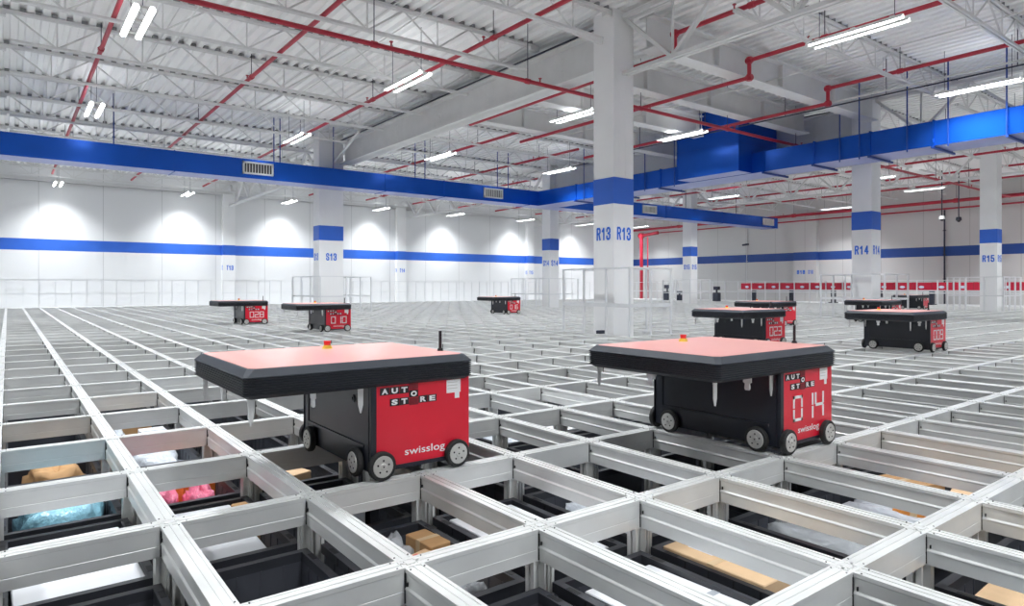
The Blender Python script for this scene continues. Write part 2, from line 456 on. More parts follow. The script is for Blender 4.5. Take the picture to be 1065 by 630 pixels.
for x, z, r, mt, lab in ((11.95, 4.30, .018, 'steel', 'white conduit running just in front of the blue duct box'), (12.08, 4.26, .014, 'rod', 'black cable beside the white conduit near the blue duct box'),
                         (9.9, 4.36, .012, 'steel', 'thin white conduit left of the blue duct box')):
    m = MB(); m.tube((x, -8.9, z), (x, 10.9, z), r, 8)
    for q in range(-8, 11, 2): m.box(x - .006, q, z, x + .006, q + .012, ZTOP)
    tag(m.build('ceiling_conduit', mt), lab, 'conduit')

# ------------------------------------------------------------------ blue ducts
ZD0, ZD1 = 3.35, 3.82
def duct_box(m, x0, y0, z0, x1, y1, z1):
    m.box(x0, y0, z0 + .004, x1, y1, z1, 0)
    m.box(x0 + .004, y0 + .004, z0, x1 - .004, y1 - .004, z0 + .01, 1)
d1 = empty('supply_duct', (0, 0, ZD0), 'long straight blue duct crossing the hall in front of column S13', 'duct')
m = MB(); duct_box(m, -8.9, 15.2, 0, 27.2, 15.86, ZD1 - ZD0); m.build('duct_run', ['duct', 'ductb'], d1)
for x in (2.2, 7.5, 9.4, 12.6, 15.8, 19.4, 23, 26.9):
    m = MB(); m.box(x - .012, 15.185, -.012, x + .012, 15.875, ZD1 - ZD0 + .012); m.build('seam', 'duct', d1)
for k, (xa, xb) in enumerate(((3.69, 4.42), (10.81, 11.52), (18.03, 18.8), (25.96, 26.81), (-3.2, -2.5))):
    m = MB()
    zc0, zc1 = .10, .40
    for b in ((xa, zc0, xb, zc0 + .04), (xa, zc1 - .04, xb, zc1), (xa, zc0, xa + .04, zc1), (xb - .04, zc0, xb, zc1)):
        m.box(b[0], 15.15, b[1], b[2], 15.2, b[3], 0)
    m.box(xa + .04, 15.192, zc0 + .04, xb - .04, 15.199, zc1 - .04, 1)
    g = m.build('vent_frame', ['grille', 'dark'], d1)
    m = MB(); nl = 9
    for q in range(nl):
        xx = xa + .06 + (xb - xa - .12) * (q + .5) / nl
        m.box(xx - .008, 15.155, zc0 + .04, xx + .008, 15.19, zc1 - .04)
    m.build('vent_blades', 'grille', g)
for x in (4.45, 4.6, 6.0, 8.44, 8.76, 11.35, 11.77, 15.2, 17.3, 20.6, 24.0, -2, 1.0):
    m = MB(); m.tube((x, 15.22, .2), (x, 15.22, ZTOP - ZD0), .014, 6)
    m.build('hanger_rod', 'ductd' if x < 12 else 'rod', d1)
d2 = empty('supply_duct', (0, 0, ZD0), 'wide blue duct running from the junction to the right edge of the picture', 'duct')
m = MB(); duct_box(m, 13.0, -8.9, 0, 13.85, 15.19, ZD1 - ZD0); m.build('duct_run', ['duct', 'ductb'], d2)
for y in (13.4, 11.75, 10.1, 7.06, 5.88, 4.71, 3.56, 2.39, 1.2, 0, -1.3):
    m = MB()
    for b in ((12.975, -.02, 13.0, .49), (13.85, -.02, 13.875, .49)): m.box(b[0], y - .015, b[1], b[2], y + .015, b[3])
    m.box(12.975, y - .015, ZD1 - ZD0, 13.875, y + .015, ZD1 - ZD0 + .02)
    m.build('seam', 'duct', d2)
    m = MB(); m.box(12.93, y - .02, -.05, 14.0, y + .02, -.01); m.build('trapeze_bar', 'ductd', d2)
for y in (13.0, 11.75, 10.6, 9.6, 5.3, 4.9, 4.0, 3.3, 2.4, 1.2):
    m = MB(); m.tube((12.95, y, -.05), (12.95, y, ZTOP - ZD0), .014, 6); m.build('hanger_rod', 'ductd', d2)
d3 = empty('duct_plenum', (0, 0, 0), 'big blue duct box dropping from the roof onto the wide duct', 'duct')
m = MB(); duct_box(m, 12.47, 7.38, 3.36, 12.99, 9.12, 4.88); m.build('plenum_box', ['duct', 'ductb'], d3)
m = MB(); m.box(12.99, 7.38, 3.84, 14.05, 9.12, 4.88); m.build('plenum_riser', 'duct', d3)
m = MB()
for z in (4.02, 4.3, 4.6): m.box(12.455, 7.37, z, 12.47, 9.13, z + .02); m.box(12.455, 7.365, z, 14.05, 7.38, z + .02)
for y in (7.375, 9.11): m.box(12.455, y - .012, 3.36, 12.47, y + .012, 4.88)
m.build('stiffener_ribs', 'duct', d3)

# ------------------------------------------------------------------ red sprinkler pipes
def pipe(pts, r, label, drops=(), heads=0, name='sprinkler_pipe'):
    e = empty(name, pts[0], label, 'pipe')
    P0 = Vector(pts[0]); m = MB()
    L = [Vector(p) - P0 for p in pts]
    for a, b in zip(L, L[1:]): m.tube(a, b, r, 10)
    m.build('pipe_run', 'redp', e)
    for q in L[1:-1]:
        m = MB(); m.tube(q - Vector((0, 0, r * 1.5)), q + Vector((0, 0, r * 1.5)), r * 1.45, 10); m.tube(q - Vector((0, r * 1.6, 0)), q + Vector((0, r * 1.6, 0)), r * 1.4, 10)
        m.build('elbow', 'redp', e)
    a, b = max(zip(L, L[1:]), key=lambda s_: (s_[1] - s_[0]).length)
    for k in range(heads):
        q = a.lerp(b, (k + .5) / heads); d = (b - a).normalized() * r * 1.3
        m = MB(); m.tube(q - d, q + d, r * 1.35, 10); m.build('coupling', 'redp', e)
        m = MB(); m.tube(q, q + Vector((0, 0, ZTOP - P0.z - q.z)), .007, 5); m.build('hanger_rod', 'rod', e)
        q = q + d * 6
        m = MB(); m.tube(q + Vector((0, 0, r)), q + Vector((0, 0, r + .06)), .012, 6); m.tube(q + Vector((0, 0, r + .055)), q + Vector((0, 0, r + .065)), .028, 8); m.build('sprinkler_head', 'redp', e)
    return e
pipe([(-8.9, 6.75, 4.0), (28.5, 6.75, 4.0)], .033, 'long red sprinkler main crossing the ceiling from top left to behind column R13', heads=14)
ZU, ZL = 4.5, 4.21
pipe([(2.67, -8, ZU), (2.67, 25.5, ZU)], .034, 'thick red branch pipe at the far upper left of the ceiling', heads=8)
pipe([(5.05, -8, ZU), (5.05, 25.5, ZU)], .034, 'red branch pipe passing above the left ceiling light', heads=8)
pipe([(.35, -8, ZU), (.35, 25.5, ZU)], .034, 'red branch pipe above the left edge of the rail grid', heads=8)
for x, yl, lab in ((7.12, 10.4, 'red branch pipe with an elbow just right of column R13 top'),
                   (9.05, 11.1, 'red branch pipe with an elbow right of the roof truss'),
                   (11.65, 11.6, 'red branch pipe with an elbow above the blue duct box')):
    pipe([(x, -8, ZU), (x, 4.88, ZU), (x, 4.88, ZL), (x, yl, ZL)], .034, lab, heads=5)
for x, y0, lab in ((9.14, 11.3, 'red branch pipe beyond the solid beams, seen left of column R13'), (11.7, 11.9, 'red branch pipe over the duct junction, left of column R13'), (14.0, 16.5, 'short red pipe near the top of column S14')):
    pipe([(x, y0, ZU), (x, 25.5, ZU)], .034, lab, heads=4)
for x, lab in ((16.4, 'red branch pipe just beyond column R14'), (18.7, 'second red branch pipe beyond column R14'), (21.3, 'red branch pipe along the truss at column R15'), (24.2, 'red branch pipe beyond column R15'), (26.8, 'red branch pipe nearest the right wall')):
    pipe([(x, -8, ZU), (x, 25.5, ZU)], .034, lab, heads=4)
pipe([(29.6, -8.5, 4.24), (29.6, 26.2, 4.1)], .07, 'thick red main running high along the right wall', heads=5)
pipe([(29.75, -8.5, 3.92), (29.75, 25.0, 3.86)], .035, 'thin dark red pipe below the main on the right wall', heads=0)
pipe([(29.0, 25.0, -.02), (29.0, 25.0, 3.70), (29.2, 23.9, 3.82)], .10, 'vertical red riser pipe in the far corner beside column R13', heads=0, name='sprinkler_riser')
pipe([(29.1, 24.6, -.02), (29.1, 24.6, 3.6)], .035, 'thin vertical red pipe beside the riser in the far corner', heads=0, name='sprinkler_riser')

# ------------------------------------------------------------------ ceiling lights
LIGHTS = []
def light_fixture(x, y, label, group=None):
    z = 4.13
    e = empty('ceiling_light', (x, y, z), label, 'ceiling light', group)
    m = MB()
    for c in (-.09, .09):
        pf = [(c - .045, .0), (c - .045, .012), (c - .02, .05), (c + .02, .05), (c + .045, .012), (c + .045, .0), (c + .040, .0), (c + .040, .010), (c + .018, .042), (c - .018, .042), (c - .040, .010), (c - .040, .0)]
        m.loft([[(a, -.64, b) for a, b in pf], [(a, .64, b) for a, b in pf]], 0)
    for yy in (-.5, 0, .5): m.box(-.09, yy - .03, .045, .09, yy + .03, .07)
    m.build('hood', 'grille', e)
    for s_ in (-1, 1):
        m = MB(); m.tube((s_ * .09, -.61, .020), (s_ * .09, .61, .020), .016, 10); m.build('tube', 'tube', e)
        ld = bpy.data.lights.new('tube_light', 'AREA'); ld.shape = 'RECTANGLE'; ld.size = .03; ld.size_y = 1.2
        ld.energy = LAMP_W; ld.spread = LAMP_SPREAD; ld.color = LAMP_COL
        lo = bpy.data.objects.new('tube_light', ld); COL.objects.link(lo); lo.parent = e; lo.location = (s_ * .09, 0, .002)
    ld = bpy.data.lights.new('ceiling_fill', 'AREA'); ld.shape = 'RECTANGLE'; ld.size = .06; ld.size_y = 1.1  # upward fill added over the fixture to lift the ceiling
    ld.energy = FILL_W; ld.color = LAMP_COL
    lo = bpy.data.objects.new('ceiling_fill', ld); COL.objects.link(lo); lo.parent = e; lo.location = (0, 0, .08); lo.rotation_euler = (math.pi, 0, 0)
    for s_ in (-1, 1):
        m = MB(); m.tube((0, s_ * .5, .07), (0, s_ * .5, ZTOP - z), .005, 5); m.build('hanger_wire', 'rod', e)
ll = [(4.5, 8.4, 'twin-tube ceiling light above robot 016, large and left of the deep girder'), (4.5, 13.75, 'twin-tube ceiling light left of column S13 top'),
      (8.3, 2.78, 'longest twin-tube ceiling light, at the top right'), (12.5, 2.7, 'twin-tube ceiling light above the duct at the right edge'),
      (8.25, 8.35, 'twin-tube ceiling light touching the left side of column R13'), (8.25, 13.55, 'twin-tube ceiling light in the middle between columns S13 and S14'),
      (11.4, 8.15, 'twin-tube ceiling light in front of the blue duct box'), (12.2, 13.3, 'twin-tube ceiling light just above the duct junction'),
      (21.1, 13.85, 'twin-tube ceiling light between columns S15 and R14'), (28.2, 13.05, 'twin-tube ceiling light near the right wall beside column R14')]
for x, y, l in ll: light_fixture(x, y, l)
for x, y, l in [(4.5, 25.5, 'twin-tube light by the back wall, leftmost of its row'), (8.3, 25.5, 'twin-tube light by the back wall, left of column S13'), (12.4, 25.5, 'twin-tube light by the back wall, right of column S13'),
                (16.3, 25.5, 'twin-tube light by the back wall above the far robot 016'), (20.6, 25.5, 'twin-tube light by the back wall left of column S14'), (24.8, 25.5, 'twin-tube light by the back wall right of column S14')]:
    light_fixture(x, y, l)
for x, y, l in ((.5, 25.5, 'twin-tube light by the back wall, second from its left end'), (-3.4, 25.5, 'twin-tube light by the back wall at its left end'), (28.3, 24.6, 'twin-tube light in the far corner of the hall behind column R13')): light_fixture(x, y, l)
oth = [(x, y) for x in (-3.4, .5) for y in (-2.6, 2.8, 8.3, 13.7, 19.4)] + [(x, -2.6) for x in (4.5, 8.3, 12.5, 16.4, 21.1, 25)] + [(x, 19.4) for x in (4.5, 8.3, 12.4, 16.4, 21.1, 25.5)] + [(4.5, 2.8), (16.6, 8.1), (16.6, 13.6), (16.6, 2.8), (21.1, 8.3), (21.1, 2.8), (25, 2.8), (25, 8.3), (28.2, 5)]
rows_ = [25.6, 19.4, 13.7, 8.2, 2.8, -2.6]; xs_ = [-3.4, .5, 4.5, 8.3, 12.4, 16.5, 21.1, 25.0, 28.3]
for x, y in oth:
    ri = min(range(6), key=lambda q: abs(rows_[q] - y)); xi = min(range(9), key=lambda q: abs(xs_[q] - x))
    light_fixture(x, y, 'hanging twin-tube light, %s in the %s row from the back wall' % (ORD[xi + 1], ORD[ri + 1]), 'other hanging ceiling lights')

# ------------------------------------------------------------------ rail grid
I0, I1, J0, J1 = -5, 60, -5, 36
holes = []
for n, x, y, wx, wy in COLS:
    i0 = math.floor(x / PX); i1 = math.ceil((x + wx) / PX); k0 = math.floor(y / PY); k1 = math.ceil((y + wy) / PY)
    holes.append((i0, i1, k0, k1))
grid = empty('rail_grid', (0, 0, 0), 'silver aluminium rail grid of rectangular cells that the robots drive on', 'rail grid')
W = .0275
RP = [(-W, 0), (-W + .009, 0), (-W + .010, -.003), (-.004, -.003), (-.003, -.0005), (.003, -.0005), (.004, -.003), (W - .010, -.003), (W - .009, 0), (W, 0),
      (W, -.010), (W - .0035, -.014), (W - .0045, -.046), (W - .0005, -.051), (W, -.054), (W - .0015, -.057), (W - .0025, -.093), (-W + .0025, -.093), (-W + .0015, -.057), (-W, -.054), (-W + .0005, -.051), (-W + .0045, -.046), (-W + .0035, -.014), (-W, -.010)]
RP = RP[::-1]
RA = [(-W, 0), (-W + .009, 0), (-W + .010, -.003), (-.004, -.003), (-.003, -.0005), (.003, -.0005), (.004, -.003), (W - .010, -.002), (W - .009, 0), (W, 0),
      (W, -.012), (W - .001, -.013), (W - .001, -.058), (W - .002, -.0595), (W - .001, -.061), (W - .001, -.093), (-W + .001, -.093), (-W + .001, -.061), (-W + .002, -.0595), (-W + .001, -.058), (-W + .001, -.013), (-W, -.012)]
def spans(lo, hi, cuts):
    out = []; a = lo
    for c0, c1 in sorted(cuts):
        if c0 > a: out.append((a, c0))
        a = max(a, c1)
    if a < hi: out.append((a, hi))
    return out
for j in range(J0, J1 + 1):
    cuts = [(h[0] * PX, h[1] * PX) for h in holes if h[2] < j < h[3]]
    m = MB()
    for a, b in spans(I0 * PX - W, I1 * PX + W, cuts):
        m.loft([[(a, j * PY + p, z) for p, z in RA], [(b, j * PY + p, z) for p, z in RA]])
    m.build('long_rail', 'alu', grid)
for i in range(I0, I1 + 1):
    cuts = [(h[2] * PY, h[3] * PY) for h in holes if h[0] < i < h[1]]
    m = MB()
    for a, b in spans(J0 * PY - W, J1 * PY + W, cuts):
        m.loft([[(i * PX + p, a, z - .0005) for p, z in RP], [(i * PX + p, b, z - .0005) for p, z in RP]])
    m.build('cross_rail', 'alu', grid)
cx, cy = cam.location.x, cam.location.y
def depth(x, y):
    dx, dy = x - cx, y - cy
    d = dx * math.cos(TH) + dy * math.sin(TH); r = dx * math.sin(TH) - dy * math.cos(TH)
    return d, r
def seen(x, y, far, mg=.9):
    d, r = depth(x, y)
    return .5 < d < far and abs(r) < .80 * d + mg
nodes = sorted((depth(i * PX, j * PY)[0], i, j) for i in range(I0, 30) for j in range(J0, 20) if seen(i * PX, j * PY, 9, .4))
# node plate with screws, and the four joint gaps under it
pl = MB()
pl.box(-.012, -.012, -.0045, .012, .012, .0006, 0)
for sx in (-1, 1):
    for sy in (-1, 1):
        pl.tube((sx * .020, sy * .045, -.004), (sx * .020, sy * .045, .0010), .0024, 6, 1)
        pl.tube((sx * .045, sy * .020, -.004), (sx * .045, sy * .020, .0010), .0024, 6, 1)
        pl.box(sx * (W - .004), sy * (W - .004), -.091, sx * (W + .0012), sy * (W + .0012), -.006, 1)
        pl.box(sx * (W - .004), sy * (W + .009), -.044, sx * (W + .001), sy * (W + .012), -.034, 1)
up = MB()
for sx in (-1, 1):
    for sy in (-1, 1):
        up.box(sx * .004, sy * .004, -.86, sx * .040, sy * .010, -.093)
        up.box(sx * .004, sy * .010, -.86, sx * .010, sy * .034, -.093)
        up.box(sx * .030, sy * .010, -.86, sx * .040, sy * .020, -.093)
up.box(-.012, -.012, -.86, .012, .012, -.093)
pl0 = pl.build('node_plate', ['alu', 'dark'], grid); up0 = up.build('upright', 'post', grid)
far_u = MB(); far_p = MB()
for k, (d, i, j) in enumerate(nodes):
    if k < 100:
        a = pl0 if k == 0 else pl0.copy(); b = up0 if k == 0 else up0.copy()
        if k: COL.objects.link(a); COL.objects.link(b); a.parent = grid; b.parent = grid
        a.location = (i * PX, j * PY, 0); b.location = (i * PX, j * PY, 0)
    else:
        far_u.add([(v[0] + i * PX, v[1] + j * PY, v[2]) for v in up.v], up.f)
        far_p.box(i * PX - W - .003, j * PY - W - .003, -.09, i * PX + W + .003, j * PY + W + .003, -.008)
o = far_u.build('upright', 'post', grid); o['kind'] = 'stuff'
o = far_p.build('node_plate', 'dark', grid); o['kind'] = 'stuff'

# ------------------------------------------------------------------ storage bins
BX, BY, BH = .368, .625, .31
def bin_parts(root):
    m = MB()
    x0, y0, x1, y1 = -BX / 2, -BY / 2, BX / 2, BY / 2; t = .014
    m.box(x0, y0, 0, x1, y1, .012)
    m.box(x0, y0, .012, x0 + t, y1, BH - .03); m.box(x1 - t, y0, .012, x1, y1, BH - .03)
    m.box(x0 + t, y0, .012, x1 - t, y0 + t, BH - .03); m.box(x0 + t, y1 - t, .012, x1 - t, y1, BH - .03)
    n = 8
    for k in range(1, n):
        y = y0 + BY * k / n
        m.box(x0 + t, y - .002, .014, x0 + t + .003, y + .002, BH - .03); m.box(x1 - t - .003, y - .002, .014, x1 - t, y + .002, BH - .03)
        m.box(x0 - .004, y - .003, .02, x0, y + .003, BH - .04); m.box(x1, y - .003, .02, x1 + .004, y + .003, BH - .04)
    for k in range(1, 5):
        x = x0 + BX * k / 5
        m.box(x - .002, y0 + t, .014, x + .002, y0 + t + .003, BH - .03); m.box(x - .002, y1 - t - .003, .014, x + .002, y1 - t, BH - .03)
    m.build('bin_shell', 'bin', root)
    m = MB(); o = .012; zt = BH
    for a in ((x0 - o, y0 - o, x0 + t, y1 + o), (x1 - t, y0 - o, x1 + o, y1 + o), (x0 + t, y0 - o, x1 - t, y0 + t), (x0 + t, y1 - t, x1 - t, y1 + o)):
        m.box(a[0], a[1], zt - .03, a[2], a[3], zt, 0)
    for sy in (-1, 1):                       # dark gripping slots in the corners of the rim
        for sx in (-1, 1):
            cxx = sx * (BX / 2 + .001); cyy = sy * (BY / 2 - .07)
            m.box(cxx - .008, cyy - .025, zt - .001, cxx + .008, cyy + .025, zt + .0008, 1)
    for k in range(-2, 3):
        m.box(x0 - o, k * .09 - .002, zt - .028, x0 - o - .002, k * .09 + .002, zt - .002, 1)
    m.build('bin_rim', ['binr', 'dark'], root)
proto = None
ZB = -.170 - BH
# contents seen in particular bins: (cell) -> (list, label wording)
CONT = {
    (-2, 1): ('bin holding a big white package and an open brown carton', 'bottom left corner'),
    (-2, 2): ('bin with a pale blue and yellow film bag', ''), (-1, 2): ('bin with pink film bags and an orange carton', ''),
    (-1, 3): ('bin with a pale plastic bag', ''), (-1, 4): ('bin with a brown box and white bundles', ''),
    (-1, 1): ('bin full of white paper with a brown packet', ''), (-2, 3): ('bin with crumpled brown paper', ''),
    (0, 2): ('bin with a tan packet near the blurred red robot', ''), (0, 1): ('bin with a small white carton beside brown card', ''),
    (0, 0): ('bin with a brown box and bubble wrap', ''), (1, 0): ('bin with a flat white board', ''),
    (1, -1): ('bin with a white board and clear film, at the bottom edge', ''), (2, -1): ('bin with a long brown carton and white paper', ''),
    (3, -1): ('bin with a big clear plastic bag', ''), (4, -1): ('bin with clear film over an orange packet', ''),
    (5, -1): ('bin with a tan box and brown packet', ''), (3, -2): ('bin with a thin brown board at the lower right', ''),
    (2, 0): ('bin with a pale blue-white bag right of the middle', ''), (4, 2): ('bin with white paper behind the middle', ''),
}
ROBOT_CELLS = [(4, 0), (3, 0)]
LOW = {(-1, 0): 0, (3, 0): 1, (1, 1): 1, (2, 1): 0, (1, 2): 1, (4, 0): 1, (0, 4): 0, (3, 1): 0, (5, 0): 0, (-2, 4): 0, (2, 3): 0, (5, 2): 0, (6, 0): 0, (1, 4): 0, (0, 3): 0}
bins = {}
under = MB()
cells = sorted((depth((i + .5) * PX, (j + .5) * PY)[0], i, j) for i in range(-4, 16) for j in range(-4, 10) if seen((i + .5) * PX, (j + .5) * PY, 5.3, .3))
def where(i, j):
    a, b = i - 4, j
    A = '%s cells %s' % (NUM[abs(a)], 'lower-left' if a < 0 else 'upper-right') if a else ''
    B = '%s cells %s' % (NUM[abs(b)], 'upper-left' if b > 0 else 'lower-right') if b else ''
    w_ = ' and '.join(t for t in (A, B) if t)
    return (w_ + ' of robot 014') if w_ else 'right under robot 014'
for d, i, j in cells:
    lowered = LOW.get((i, j), 0) == 1
    x, y = (i + .5) * PX, (j + .5) * PY
    z = ZB if not lowered else ZB - .34
    if proto is None:
        r = empty('storage_bin', (0, 0, 0)); bin_parts(r); proto = r
    else:
        r = copy_tree(proto)
    r.location = (x, y, z)
    if (i, j) in CONT:
        tag(r, 'dark grey storage ' + CONT[(i, j)][0], 'bin')
        r['group'] = 'filled bins under the rail grid'
    elif lowered:
        tag(r, 'dark bin lying one level lower, ' + where(i, j), 'bin', 'lowered bins under the rail grid')
    else:
        tag(r, 'plain dark bin, ' + where(i, j), 'bin', 'plain bins under the rail grid')
    bins[(i, j)] = (x, y, z, d, lowered)
    if not lowered: under.box(x - BX / 2, y - BY / 2, -.86, x + BX / 2, y + BY / 2, ZB - .002)
    elif z > -.855: under.box(x - BX / 2, y - BY / 2, -.86, x + BX / 2, y + BY / 2, z - .002)
tag(under.build('stacked_bins', 'bin'), 'dark bins stacked below the top layer, down to the floor', 'bins', kind='stuff')

# --- contents
def carton(cell, dx, dy, wx, wy, top, rot, mt, label, cat='box', stripe=None, name='carton'):
    x, y, z, d, lo = bins[cell]
    z0 = z + .013; h = top - z0
    e = empty(name, (x + dx, y + dy, z0), label, cat)
    e.rotation_euler = (0, 0, rot)
    m = MB(); m.bbox(-wx / 2, -wy / 2, 0, wx / 2, wy / 2, h, .003); m.build('box_body', mt, e)
    m = MB(); m.box(-wx / 2 - .0006, -.012, h - .05, wx / 2 + .0006, .012, h + .0006); m.build('packing_tape', 'tape' if mt != 'paper' else 'bag', e)
    if stripe:
        m = MB(); m.box(-wx * .3, wy * .1, h, wx * .2, wy * .35, h + .001); m.build('sticker', stripe, e)
    return e
def bagm(cell, dx, dy, wx, wy, top, mt, label, seed, name='plastic_bag', cat='bag', accent=None):
    x, y, z, d, lo = bins[cell]
    z0 = z + .013; h = top - z0
    m = MB(); n, k = 26, 16; rings = []
    off = Vector((seed * 3.1, seed * 1.7, seed))
    for a in range(k + 1):
        ph = math.pi * a / k; rr = max(.02, math.sin(ph)) ** .45; zz = -math.cos(ph)
        ring = []
        for b in range(n):
            t = 2 * math.pi * b / n
            sx = math.copysign(abs(math.cos(t)) ** .55, math.cos(t)); sy = math.copysign(abs(math.sin(t)) ** .55, math.sin(t))
            p = Vector((sx * rr, sy * rr, zz))
            q = noise.noise(p * 2.2 + off) * .22 + noise.noise(p * 5.5 + off) * .12 + abs(noise.noise(p * 11 + off)) * .06
            px_ = max(-1, min(1, p.x * (.88 + q))); py_ = max(-1, min(1, p.y * (.88 + q)))
            pz = (p.z + 1) / 2 * (1 + (q * .55 if p.z > 0 else 0))
            ring.append((px_ * wx / 2, py_ * wy / 2, pz * h))
        rings.append(ring)
    m.loft(rings, 0, True, True)
    zz = min(v[2] for v in m.v); m.v = [(v[0], v[1], v[2] - zz) for v in m.v]
    o = m.build(name, [mt], None, (x + dx, y + dy, z0))
    tag(o, label, cat)
    return o
T = -.168
carton((-2, 1), .0, -.02, .33, .56, T - .01, .02, 'paper', 'flat white package filling a bin at the bottom left corner', 'package', name='white_package')
carton((-1, 1), -.03, .0, .27, .56, T - .01, -.03, 'paper', 'white paper stack in the bin right of the leftmost corner bin', 'paper', name='paper_stack')
carton((-1, 1), .14, .14, .06, .18, T + .005, .05, 'carton', 'small brown packet beside the white paper stack', 'packet', name='brown_packet')
bagm((-2, 2), 0, 0, .34, .58, T + .01, 'bbag', 'pale blue film bag in a bin at the left edge', 3)
bagm((-1, 2), -.09, .02, .17, .5, T + .012, 'pink', 'pink film bag, larger of two in one bin', 5)
bagm((-1, 2), .06, -.13, .13, .28, T, 'pink', 'pink film bag, smaller and in front of the orange carton', 9)
carton((-1, 2), .10, .16, .14, .22, T + .005, .0, 'orange', 'orange carton with a coloured label beside pink bags', stripe='paper')
bagm((-1, 3), 0, 0, .33, .56, T, 'bag', 'pale grey plastic bag in the bin behind the pink bags', 11)
carton((-1, 4), .02, .12, .16, .24, T + .01, .1, 'carton', 'brown box in a bin in the far left row')
bagm((-1, 4), -.10, -.06, .15, .4, T, 'bag', 'white cloth-like bundle beside the brown box in the far left row', 13, 'white_bundle', 'bundle')
carton((-1, 4), .10, -.14, .14, .22, T, .0, 'paper', 'white box in front of the brown box in the far left row', name='white_box')
bagm((-2, 3), .02, 0, .3, .5, T - .01, 'carton', 'crumpled brown paper in a bin at the left edge', 17, 'packing_paper', 'paper')
carton((0, 2), -.02, -.10, .2, .22, T, .3, 'tan', 'tan packet below the red robot in front', 'packet', name='tan_packet')
carton((0, 1), .07, .08, .16, .2, T, -.2, 'paper', 'small white carton with grey print under the red robot', stripe='lbl', name='white_carton')
carton((0, 1), -.10, .10, .13, .3, T - .01, .0, 'carton', 'brown card box beside the small white carton')
bagm((0, 0), -.01, .19, .17, .19, T + .005, 'clear', 'bubble wrap bundle beside a brown box in the front middle bin', 19, 'bubble_wrap', 'wrap')
carton((0, 0), .125, .15, .085, .16, T + .0, .08, 'carton', 'brown box standing in the corner of the front middle bin')
carton((0, 0), .01, .03, .17, .09, T - .01, .25, 'tan', 'tan packet with red print in front of the bubble wrap', 'packet', stripe='rbut', name='tan_packet')
bagm((0, 0), .0, -.24, .3, .11, T - .01, 'clear', 'small clear plastic bag at the near end of the front middle bin', 23)
carton((1, 0), .0, .0, .3, .56, T - .01, .0, 'paper', 'flat white board lying in the bin right of the bubble wrap', 'board', name='white_board')
carton((1, -1), .02, .0, .3, .5, T - .015, .04, 'paper', 'white board in the bin at the bottom edge, left of the long carton', 'board', name='white_board')
carton((2, -1), -.02, .10, .31, .38, T + .008, .0, 'tan', 'long flat tan carton with a white label in the front bin', stripe='paper')
bagm((2, -1), .03, -.19, .28, .22, T - .005, 'bag', 'crumpled white paper beside the long tan carton', 29, 'crumpled_paper', 'paper')
bagm((3, -1), 0, 0, .34, .56, T + .012, 'clear', 'large crumpled clear bag in the bin right of the long carton', 31)
bagm((4, -1), 0, .0, .33, .5, T, 'bag', 'clear film sheet with an orange packet under it', 37)
carton((4, -1), .03, -.06, .12, .14, T + .012, .4, 'orange', 'small orange packet poking out of clear film', 'packet', name='orange_packet')
carton((5, -1), -.02, -.16, .24, .2, T + .012, .2, 'tan', 'tan box in the bin right of the orange packet')
carton((5, -1), .0, .14, .28, .2, T, -.2, 'carton', 'brown packet behind the tan box at the right', 'packet', name='brown_packet')
carton((3, -2), .02, .0, .3, .5, T - .02, .03, 'tan', 'thin tan board in the bin at the lower right', 'board', name='tan_board')
bagm((2, 0), .0, .0, .33, .5, T, 'bag', 'pale blue-white bag in the bin left of robot 014', 41)
carton((4, 2), 0, 0, .28, .5, T, .0, 'paper', 'white package in a bin behind the middle of the grid', 'package', name='white_package')
filler = [((0, -1), 'clear'), ((2, -2), 'bag'), ((1, 2), None), ((3, 2), 'bag'), ((0, 5), 'bag'), ((2, 4), 'clear'), ((6, -1), 'clear'), ((4, -2), 'bag'), ((2, 2), 'bag')]
pos_words = {(0, -1): 'at the very bottom of the picture', (2, -2): 'at the bottom right of the middle', (3, 2): 'left of robot 014 two rows back', (0, 5): 'in the far left rows', (2, 4): 'behind the red robot in front',
             (6, -1): 'to the far right of robot 014', (4, -2): 'at the lower right edge', (2, 2): 'just right of the red robot in front', (6, 1): 'hidden behind robot 014', (5, 1): 'right behind robot 014'}
for c, k in filler:
    if k and c in bins and not bins[c][4]:
        bagm(c, 0, 0, .3, .5, T - .03, k, 'crumpled plastic bag in the bin ' + pos_words[c], 50 + c[0] * 3 + c[1])

# ------------------------------------------------------------------ robots
H0, H1 = .357, .445
RX = PX                                     # body covers one cell, the lid two cells towards -x
def rect_ring(o, z, cc=.012):
    x0, x1, y0, y1 = -PX - .005 - o, PX + .004 + o, -.008 - o, PY + .008 + o
    return [(x0 + cc, y0, z), (x1 - cc, y0, z), (x1, y0 + cc, z), (x1, y1 - cc, z), (x1 - cc, y1, z), (x0 + cc, y1, z), (x0, y1 - cc, z), (x0, y0 + cc, z)]
SEG = {'0': 'abcdef', '1': 'bc', '2': 'abged', '3': 'abgcd', '4': 'fgbc', '6': 'afgedc', '8': 'abcdefg', '9': 'abcdfg'}
def digits(txt):
    m = MB(); pw = PX - .055; px0 = .030; zt = .355 - .37 * .31; zb = .355 - .73 * .31; h = zt - zb; wd = pw * .20; g = .003; t = .0125
    for k, ch in enumerate(txt):
        x0 = px0 + pw * (.20 + k * .235)
        if ch == '1': pass
        zm = (zt + zb) / 2
        R = {'a': (x0, zt - t, x0 + wd, zt), 'd': (x0, zb, x0 + wd, zb + t), 'g': (x0 + t * .5, zm - t / 2, x0 + wd - t * .5, zm + t / 2),
             'f': (x0, zm + g, x0 + t, zt), 'b': (x0 + wd - t, zm + g, x0 + wd, zt), 'e': (x0, zb, x0 + t, zm - g), 'c': (x0 + wd - t, zb, x0 + wd, zm - g)}
        for s_ in SEG[ch]:
            a = R[s_]; m.box(a[0], .0085, a[1], a[2], .0105, a[3])
    return m
